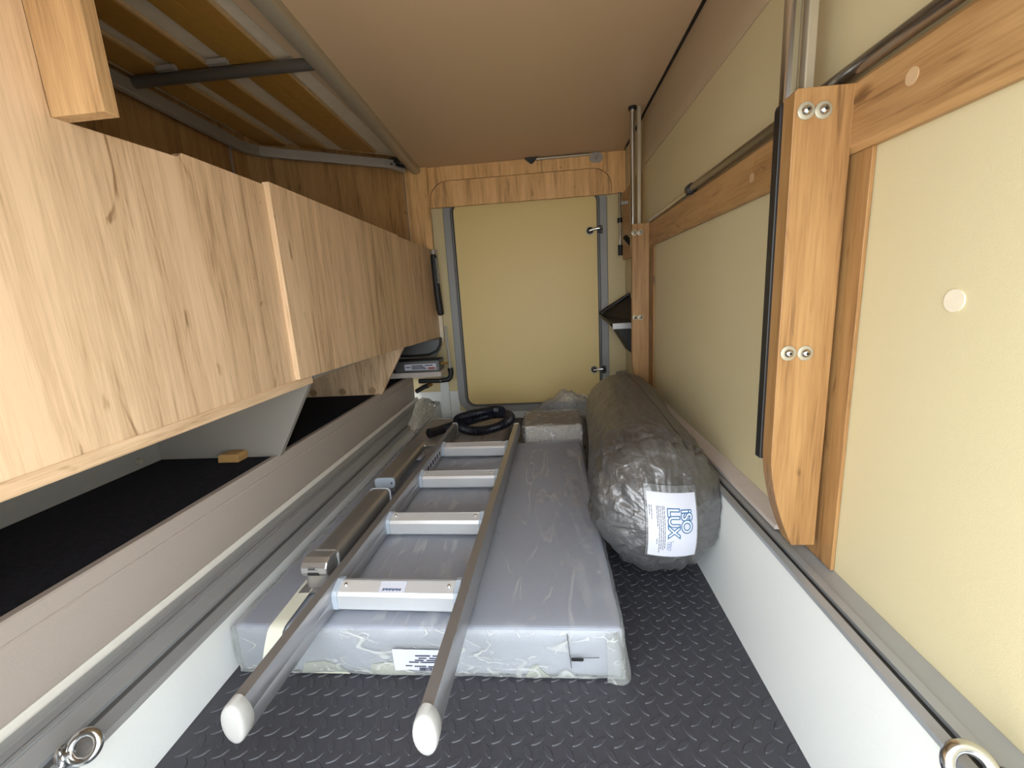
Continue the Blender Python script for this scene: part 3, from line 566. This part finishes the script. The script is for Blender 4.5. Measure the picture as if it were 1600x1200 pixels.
# second wrapped cushion behind, left cushion block, crumpled film
wc = thing('wrapped_cushion', 'taupe cushion in crinkled clear film behind the mattress on the right', 'cushion', (0.1, 1.95, 0.0))
obj('cushion', B(-0.128, 0.132, 1.845, 2.09, 0.004, 0.172), 'cushion', wc, bevel=0.014, seg=3)
obj('film_wrap', wrinkled_box(-0.136, 0.140, 1.836, 2.10, 0.001, 0.177, 0.0115, 0.0045, 34, 8.0), 'wrapglossy', wc, smooth=60)
cr = MB(); nx_, ny_ = 46, 26; vs = []
for i in range(nx_):
    for j in range(ny_):
        u = i/(nx_-1); v = j/(ny_-1); x = -0.10+0.44*u; y = 2.03+0.28*v
        env = math.sin(math.pi*v)**0.7*min(1, 7*u)*min(1, 5*(1-u)+0.2)
        hgt = (0.045+0.060*math.exp(-((u-0.38)/0.13)**2)+0.040*math.exp(-((u-0.75)/0.2)**2))*env
        q = Vector((x*16, y*16, 0.0)); hgt += env*0.030*(abs(noise.noise(q))+0.7*abs(noise.noise(q*2.1+Vector((5,0,0)))))
        vs.append((x+0.012*noise.noise(q+Vector((9,0,0))), y+0.012*noise.noise(q+Vector((0,9,0))), 0.178*(1-max(0, v-0.25)*0.9)+hgt))
cr.add(vs, [(i*ny_+j, (i+1)*ny_+j, (i+1)*ny_+j+1, i*ny_+j+1) for i in range(nx_-1) for j in range(ny_-1)])
obj('loose_film', cr, 'wrapclear', wc, smooth=50)
lc = thing('cushion_block', 'low grey cushion in clear film under the coiled hose', 'cushion', (-0.43, 2.0, 0.0))
obj('cushion', B(-0.672, -0.232, 1.83, 2.26, 0.003, 0.104), 'cushion', lc, bevel=0.012, seg=3)
obj('film_wrap', wrinkled_box(-0.682, -0.224, 1.82, 2.27, 0.001, 0.108, 0.014, 0.0035, 26, 14.0), 'wrap', lc, smooth=60)
# film scrap climbing the left plinth in the far corner
fs_ = []
for i in range(16):
    row = []
    for j in range(12):
        u = i/15; v = j/11; y = 1.92+0.42*u; q = Vector((y*18, v*4, 3))
        row.append((-0.672-0.015*v+0.028*abs(noise.noise(q))+0.010*noise.noise(q*2), y+0.02*noise.noise(q+Vector((4,0,0))), 0.130+(0.095+0.03*math.sin(3.1*u))*v*(0.5+0.5*math.sin(math.pi*u))))
    fs_.append(row)
obj('loose_film', MB().loft(fs_, closed=False, caps=False), 'wrapclear', lc, smooth=50)
# ------------------------------------------------------------------ corrugated hose
ctrl = [(-0.578,1.885,0.142),(-0.548,1.925,0.140),(-0.500,1.985,0.140),(-0.440,2.045,0.142),(-0.360,2.092,0.150),(-0.285,2.092,0.165),(-0.222,2.035,0.178),(-0.200,1.965,0.178),(-0.230,1.900,0.168),(-0.300,1.885,0.150),(-0.370,1.905,0.140),(-0.435,1.950,0.142),(-0.462,1.985,0.172),(-0.425,2.010,0.186),(-0.350,2.035,0.194),(-0.280,2.025,0.206),(-0.240,1.975,0.212)]
def catmull(P, n):
    P = [Vector(p) for p in P]; P = [P[0]*2-P[1]]+P+[P[-1]*2-P[-2]]; out = []
    for i in range(1, len(P)-2):
        for k in range(n):
            t = k/n; a, b, c, d = P[i-1], P[i], P[i+1], P[i+2]
            out.append(0.5*((2*b)+(c-a)*t+(2*a-5*b+4*c-d)*t*t+(3*b-a-3*c+d)*t**3))
    out.append(P[-2]); return out
cp_ = catmull(ctrl, 26)
hs = thing('hose', 'coiled black corrugated hose on the far cushions by the door', 'hose', (-0.36, 1.97, 0.13))
obj('corrugated_tube', MB().tube(cp_[30:], [0.0205+0.0018*(1 if (k//2) % 2 else -1) for k in range(len(cp_)-30)], 12), 'hose', hs, smooth=35)
obj('end_sleeve', MB().tube(cp_[:36], [0.0235-0.00008*k for k in range(36)], 14), 'rubber', hs, smooth=50)
# ------------------------------------------------------------------ ladder
ld = thing('ladder', 'aluminium ladder lying on the wrapped mattress with feet towards the viewer', 'ladder', (-0.3455, 0.49, 0.120), -0.0235)
rp_ = [(-0.0105,0.0),(0.0105,0.0),(0.0135,0.010),(0.0135,0.026),(0.0125,0.029),(0.0135,0.032),(0.0135,0.048),(0.0095,0.0585),(-0.0095,0.0585),(-0.0135,0.048),(-0.0135,0.010)]
for s_, y1 in ((-1, 1.415), (1, 1.385)):
    xc = s_*0.1475
    st = obj('side_rail', MB().prism([(xc+p[0]*(-s_), p[1]) for p in rp_], 'y', 0.012, y1), 'alumat', ld, local=True, smooth=25)
    rings = []
    for y, q in ((0.016,0.95),(0.014,1.04),(-0.003,1.05),(-0.0075,1.0),(-0.0090,0.90),(-0.0100,0.55),(-0.0103,0.2)):
        rings.append([(xc+0.0178*q*math.cos(a), y, 0.029+0.0330*q*math.sin(a)) for a in [2*math.pi*k/24 for k in range(24)]])
    obj('foot_cap', MB().loft(rings), 'whitecap', ld, local=True, smooth=50)
    obj('end_cap', MB().prism([(xc+p[0]*1.12, 0.029+(p[1]-0.029)*1.08) for p in rp_], 'y', y1, y1+0.012), 'greymetal', ld, local=True, bevel=0.002)
rung_prof = [(0.000,0.008),(0.004,0.003),(0.030,0.003),(0.034,0.008),(0.036,0.030),(0.034,0.050),(0.026,0.0535),(0.0255,0.0515),(0.0235,0.0515),(0.023,0.054),(0.004,0.045),(0.000,0.038)]
for k, yr in enumerate((0.262, 0.551, 0.842, 1.130)):
    rg = obj('rung', MB().prism([(yr+p[0]*1.25, p[1]) for p in rung_prof], 'x', -0.126, 0.126), 'alu', ld, local=True, smooth=30)
    for s_ in (-1, 1):
        obj('rung_bracket', MB().prism([(yr-0.004+p[0]*1.48, 0.001+p[1]*1.05) for p in rung_prof if p[0] not in (0.0255, 0.0235)], 'x', s_*0.124, s_*0.136), 'bluegrey', ld, local=True, bevel=0.0015)
        obj('rivet', MB().tube([(s_*0.112, yr+0.020, 0.0505), (s_*0.112, yr+0.0185, 0.0535), (s_*0.112, yr+0.018, 0.0545)], [0.0036, 0.0034, 0.0018], 10), 'steel', rg, local=True, smooth=60)
    if k == 0:
        stk = obj('sticker', MB().add([(-0.036,yr+0.0050,0.0462),(0.020,yr+0.0050,0.0462),(0.020,yr+0.0285,0.0548),(-0.036,yr+0.0285,0.0548)], [(0,1,2,3)]), 'paper', rg, local=True)
        xs = -0.028
        for q in range(11):
            wd = 0.0028; obj('print', MB().add([(xs,yr+0.0075+0.0012*(q % 3),0.0474+0.0004*(q % 3)),(xs+wd,yr+0.0075+0.0012*(q % 2),0.0474+0.0004*(q % 2)),(xs+wd+0.0012,yr+0.0125,0.0492),(xs+0.001,yr+0.0130,0.0494)], [(0,1,2,3)]), 'blue' if q % 2 else 'ink', stk, local=True); xs += 0.0036
wl_ = obj('warning_label', B(-0.1335, -0.1330, 0.895, 1.115, 0.020, 0.052), 'paper', ld, local=True)
for k in range(7):
    y = 0.905+k*0.030
    obj('pictogram', B(-0.1330, -0.1326, y, y+0.016, 0.026, 0.042), 'ink', wl_, local=True)
# ------------------------------------------------------------------ folding table legs
def bar_prof(w_, h_, r): return rrect(-w_/2, w_/2, 0, h_, r, 4)
la_ = thing('folding_leg', 'long taupe metal leg with silver hinge beside the ladder', 'table leg', (-0.548, 0.83, 0.120), -0.012, 'folding metal legs beside the ladder')
obj('profile', MB().prism([(p[0], 0.024+p[1]) for p in bar_prof(0.062,0.044,0.012)], 'y', 0.045, 0.372), 'barmetal', la_, local=True, smooth=35)
obj('end_trim', MB().prism([(p[0], 0.0235+p[1]) for p in bar_prof(0.066,0.0455,0.012)], 'y', 0.372, 0.377), 'paper', la_, local=True)
obj('hinge_collar', MB().prism([(p[0], 0.0235+p[1]) for p in bar_prof(0.066,0.0460,0.012)], 'y', 0.040, 0.046), 'alu', la_, local=True, smooth=35)
obj('hinge_base', MB().prism(rrect(-0.030,0.030,-0.003,0.058,0.010,4), 'z', 0.002, 0.036), 'hinge', la_, local=True, bevel=0.002)
hh = [[(0.031*x, y, z) for (y, z) in ((0.045,0.035),(-0.006,0.035),(-0.012,0.046),(-0.011,0.058),(-0.004,0.068),(0.010,0.074),(0.028,0.074),(0.045,0.068))] for x in (-1, 1)]
hk = obj('hinge_knuckle', MB().loft(hh), 'hinge', la_, local=True, bevel=0.003)
obj('locking_slot', B(-0.014, 0.012, -0.0135, -0.009, 0.042, 0.048), 'black', hk, local=True)
obj('locking_button', MB().box(-0.013, 0.009, -0.0135, -0.006, 0.052, 0.060), 'alumat', hk, local=True, bevel=0.0015)
obj('button_slot', B(-0.010, 0.006, -0.0142, -0.0132, 0.0570, 0.0590), 'black', hk, local=True)
obj('pivot_pin', MB().tube([(-0.036,0.008,0.052),(-0.030,0.008,0.052)], 0.006, 12), 'steel', hk, local=True, smooth=50)
obj('base_plate', B(-0.040, 0.032, -0.018, 0.070, 0.0, 0.002), 'alumat', la_, local=True)
lb_ = thing('folding_leg', 'shorter taupe metal leg with pale end cap beside the ladder', 'table leg', (-0.566, 1.30, 0.120), -0.012, 'folding metal legs beside the ladder')
obj('profile', MB().prism([(p[0], 0.026+p[1]) for p in bar_prof(0.068,0.034,0.012)], 'y', 0.005, 0.365), 'barmetal', lb_, local=True, smooth=35)
ec = obj('end_cap', MB().prism([(p[0], 0.0255+p[1]) for p in bar_prof(0.070,0.036,0.012)], 'y', -0.004, 0.005), 'bluegrey', lb_, local=True, bevel=0.002)
obj('lock_hole', MB().tube([(0.024,-0.0045,0.043),(0.024,-0.0052,0.043)], 0.004, 10), 'raildark', ec, local=True)
obj('hinge_block', MB().prism(rrect(-0.026,0.026,0.30,0.362,0.008,4), 'z', 0.001, 0.027), 'alu', lb_, local=True, bevel=0.002)
obj('pivot_pin', MB().tube([(0.032,0.350,0.045),(0.039,0.350,0.045)], 0.006, 12), 'steel', lb_, local=True, smooth=50)
obj('foot_block', MB().prism(rrect(-0.026,0.026,0.02,0.07,0.008,4), 'z', 0.001, 0.027), 'alumat', lb_, local=True, bevel=0.002)
# ------------------------------------------------------------------ eye bolts in the rails
def eye_bolt(loc, axis, face, label):
    t = thing('eye_bolt', label, 'eye bolt', loc, 0, 'steel eye bolts in the rails')
    z = Vector(axis).normalized(); y = Vector(face); y = (y-z*y.dot(z)).normalized(); x = y.cross(z)
    t.rotation_euler = Matrix(((x.x,y.x,z.x),(x.y,y.y,z.y),(x.z,y.z,z.z))).to_euler()
    ri = [[( (0.0175+0.0062*math.cos(b))*math.cos(a), 0.0062*math.sin(b), 0.026+(0.0175+0.0062*math.cos(b))*math.sin(a)) for b in [2*math.pi*k/12 for k in range(12)]] for a in [2*math.pi*k/36 for k in range(37)]]
    obj('eye', MB().loft(ri, caps=False), 'steel', t, local=True, smooth=70)
    obj('shank', MB().tube([(0,0,-0.002),(0,0,0.004),(0,0,0.012)], [0.009,0.0085,0.007], 14), 'steel', t, local=True, smooth=50)
    obj('collar', MB().tube([(0,0,0.0),(0,0,0.003),(0,0,0.004)], [0.0165,0.0165,0.0135], 20), 'steel', t, local=True, smooth=50)
eye_bolt((-0.716, 0.438, 0.143), (0.80, 0.40, 0.22), (0.69, -0.43, 0.58), 'shiny steel eye bolt at the near end of the left lashing rail')
eye_bolt((-0.722, 2.40, 0.143), (0.80, -0.20, 0.22), (0.30, -0.80, 0.40), 'small steel eye bolt at the far end of the left lashing rail')
eye_bolt((0.404, 0.348, 0.276), (-0.80, 0.35, 0.28), (-0.55, -0.52, 0.66), 'shiny steel eye bolt in the right lashing rail')
# ------------------------------------------------------------------ silver-grey bag
A0, A1 = Vector((0.240, 0.890, 0.222)), Vector((0.297, 1.915, 0.278))
LEN = (A1-A0).length; NT, NS = 150, 200
vs = []
def bag_r(s):  # radius along the length
    R = 0.157-0.012*s
    f = min(s*LEN/0.105, 1.0); b = min((1-s)*LEN/0.20, 1.0)
    return R*(1-(1-f)**3.0)**0.5*(1-(1-b)**2.2)**0.55
ax = (A1-A0).normalized(); sx = Vector((1,0,0)); sx = (sx-ax*sx.dot(ax)).normalized(); sz = sx.cross(ax)
if sz.z < 0: sz = -sz
for i in range(NT+1):
    s = (i/NT)**1.35 if i < NT*0.6 else None
    if s is None: s = (0.6**1.35)+(1-0.6**1.35)*((i/NT-0.6)/0.4)
    lean = 0.060*max(0, 1-s*LEN/0.13)
    c = A0+ax*(s*LEN)
    r = max(bag_r(s), 0.0005)
    for k in range(NS):
        a = 2*math.pi*k/NS; ca, sa = math.cos(a), math.sin(a)
        d = s*LEN; near = math.exp(-((d-0.125)/0.07)**2)
        P = c+(sx*ca+sz*sa)*r
        q = Vector((ca*2.2, sa*2.2, d*3.0))
        dr_ = 0.006*noise.noise(q)+0.003*noise.noise(q*2.3)
        # gathered pleats where the end panel is sewn on
        pl_a = noise.noise(Vector((ca*6, sa*6, 1.5+d*1.2))); dr_ += near*0.016*(abs(pl_a)*2-0.55)
        dr_ += near*0.006*noise.noise(Vector((ca*14, sa*14, d*22)))+0.0016*noise.noise(Vector((ca*9, sa*9, d*26)))
        dr_ -= 0.006*math.exp(-((d-0.105)/0.012)**2)
        end = max(0, 1-d/0.12)
        fold = abs(noise.noise(Vector((ca*3.2+d*5, sa*3.2-d*4, d*9+2)))); dr_ += 0.007*max(0, 0.25-fold)*4*math.exp(-((d-0.20)/0.16)**2)
        fold = abs(noise.noise(Vector((ca*6+d*12, sa*6+d*9, d*14+7)))); dr_ += 0.0035*max(0, 0.22-fold)*4*math.exp(-((d-0.13)/0.14)**2)
        P += (sx*ca+sz*sa)*dr_*min(1, r/0.06)
        P += Vector((0, 1, 0))*(sa*0.5+0.5)*0.085*math.exp(-(d/0.20)**2)*(r/0.15)   # upper rim leans back
        P += Vector((0, 1, 0))*end*(0.007*noise.noise(P*22)+0.006*max(0, 0.2-abs(noise.noise(P*17+Vector((3,1,4)))))*4)
        # rest on mattress corner and against the plinth
        if P.z < 0.280: P.x = min(P.x, 0.3790+min(P.z, 0.20)*0.0458-0.002)
        elif P.z < 0.302: P.x = min(P.x, 0.3862+(P.z-0.280)*1.4)
        if P.x < 0.1245 and P.z < 0.121 and P.y < 1.81: P.x = 0.1245
        if P.y > 1.815 and P.z < 0.19: P.x = max(P.x, 0.152)
        P.x = min(P.x, 0.446)
        vs.append(P)
bgm = MB().add(vs, [(i*NS+k, i*NS+(k+1) % NS, (i+1)*NS+(k+1) % NS, (i+1)*NS+k) for i in range(NT) for k in range(NS)])
bag = thing('storage_bag', 'stuffed silver grey cylindrical bag with printed label by the right wall', 'bag', (0.25, 1.35, 0.07))
bo = obj('bag_body', bgm, 'bag', bag, smooth=180)
tree = BVHTree.FromPolygons([Vector(v) for v in bgm.v], bgm.f)
def onbag(x, z, off):
    h = tree.ray_cast(Vector((x, 0.5, z)), Vector((0, 1, 0)))
    y = h[0].y if h[0] else 0.95
    return (x, y-off, z)
# smooth label plane: fit height over a coarse grid
LC = [(0.205,0.296),(0.314,0.288),(0.308,0.149),(0.201,0.158)]  # TL TR BR BL in x,z
def lab_pt(u, v, off):  # u right, v down
    tx = LC[0][0]*(1-u)*(1-v)+LC[1][0]*u*(1-v)+LC[2][0]*u*v+LC[3][0]*(1-u)*v
    tz = LC[0][1]*(1-u)*(1-v)+LC[1][1]*u*(1-v)+LC[2][1]*u*v+LC[3][1]*(1-u)*v
    return (tx, labY(u, v)-off, tz)
NG = 6; grid = [[0]*(NG+1) for _ in range(NG+1)]
for i in range(NG+1):
    for j in range(NG+1):
        u, v = i/NG, j/NG
        tx = LC[0][0]*(1-u)*(1-v)+LC[1][0]*u*(1-v)+LC[2][0]*u*v+LC[3][0]*(1-u)*v
        tz = LC[0][1]*(1-u)*(1-v)+LC[1][1]*u*(1-v)+LC[2][1]*u*v+LC[3][1]*(1-u)*v
        grid[i][j] = onbag(tx, tz, 0)[1]
# least squares quadratic height so that the paper stays smooth in front of the fabric
import numpy as np
uv = np.array([(i/NG, j/NG) for i in range(NG+1) for j in range(NG+1)]); hh_ = np.array([grid[i][j] for i in range(NG+1) for j in range(NG+1)])
Aq = np.stack([np.ones(len(uv)), uv[:,0], uv[:,1], uv[:,0]**2, uv[:,0]*uv[:,1], uv[:,1]**2], 1)
cf = np.linalg.lstsq(Aq, hh_, rcond=None)[0]; worst = float(np.max(Aq@cf-hh_))
def labY(u, v): return float(cf@np.array([1, u, v, u*u, u*v, v*v]))-max(0, worst)-0.0008
def lab_grid(u0, u1, v0, v1, off, n=8, m=8):
    rows = [[lab_pt(u0+(u1-u0)*i/n, v0+(v1-v0)*j/m, off) for j in range(m+1)] for i in range(n+1)]
    return MB().loft(rows, closed=False, caps=False)
pk_ = obj('label_pocket', lab_grid(-0.05, 1.04, -0.10, 1.02, 0.0), 'pocket', bag, smooth=80)
for a, b in (((-0.05,-0.10),(1.04,-0.10)),((-0.05,-0.10),(-0.05,1.02)),((1.04,-0.10),(1.04,1.02))):
    obj('stitching', MB().tube([lab_pt(a[0]+(b[0]-a[0])*k/10, a[1]+(b[1]-a[1])*k/10, 0.0004) for k in range(11)], 0.0007, 6), 'seam', pk_)
pp = obj('paper_label', lab_grid(0, 1, 0, 1, 0.0008), 'paper', bag, smooth=80)
def text_part(txt, u, v, size_v, height_u, off, mat, outline=0.0, fill=True, bold=0.0, shear=0.0):
    """letters run down the label (v); their tops point to +u."""
    cu = bpy.data.curves.new('t', 'FONT'); cu.body = txt; cu.size = 1.0; cu.resolution_u = 4; cu.offset = bold; cu.shear = shear
    if outline: cu.fill_mode = 'NONE'; cu.bevel_depth = outline; cu.bevel_resolution = 0
    cu.space_character = 0.92 if bold else 1.0
    to = bpy.data.objects.new('t', cu); C.objects.link(to); bpy.context.view_layer.update()
    dg_ = bpy.context.evaluated_depsgraph_get(); me = bpy.data.meshes.new_from_object(to.evaluated_get(dg_))
    bpy.data.objects.remove(to); xs = [q.co.x for q in me.vertices]; ys = [q.co.y for q in me.vertices]
    x0, x1, y0, y1 = min(xs), max(xs), min(ys), max(ys); m = MB()
    m.add([lab_pt(u+height_u*(q.co.y-y0)/(y1-y0), v+size_v*(q.co.x-x0)/(x1-x0), off+q.co.z*0.01) for q in me.vertices], [tuple(f.vertices) for f in me.polygons])
    bpy.data.meshes.remove(me); return m
for body, u, hu, v, sv in (('iSO', 0.655, 0.245, 0.22, 0.355), ('LUX', 0.380, 0.255, 0.205, 0.465)):
    obj('lettering', text_part(body, u, v, sv, hu, 0.0012, 'paleblue', bold=0.035), 'paleblue', pp)
    obj('lettering_outline', text_part(body, u-0.005, v-0.005, sv+0.01, hu+0.01, 0.0016, 'blue', outline=0.034, bold=0.035), 'blue', pp)
obj('lettering', text_part('by', 0.47, 0.69, 0.035, 0.035, 0.0012, 'blue'), 'blue', pp)
obj('lettering', text_part('TESO', 0.375, 0.71, 0.165, 0.085, 0.0012, 'blue', shear=0.3), 'blue', pp)
for u, v0, v1, mt_ in ((0.325,0.18,0.84,'ink'),(0.290,0.18,0.87,'ink'),(0.250,0.18,0.86,'ink'),(0.212,0.18,0.93,'ink'),(0.180,0.18,0.48,'ink'),(0.165,0.68,0.78,'ink'),(0.075,0.18,0.38,'ink'),(0.035,0.18,0.32,'ink')):
    v = v0
    while v < v1-0.01:
        L_ = min(random.uniform(0.02, 0.075), v1-v)
        obj('print_line', lab_grid(u-0.006, u+0.006, v, v+L_, 0.0012, 1, 2), mt_, pp); v += L_+0.010
# top seam of the bag, running from the far crown to the gathered rim
sm = []
for k in range(25):
    q = k/24; y = 1.845-0.80*q; x = 0.302+0.028*q
    h = tree.ray_cast(Vector((x, y, 1.0)), Vector((0, 0, -1)))
    if h[0]: sm.append(h[0]+Vector((0, 0, 0.0006)))
obj('seam', MB().tube(sm, 0.0016, 6), 'seam', bag, smooth=70)
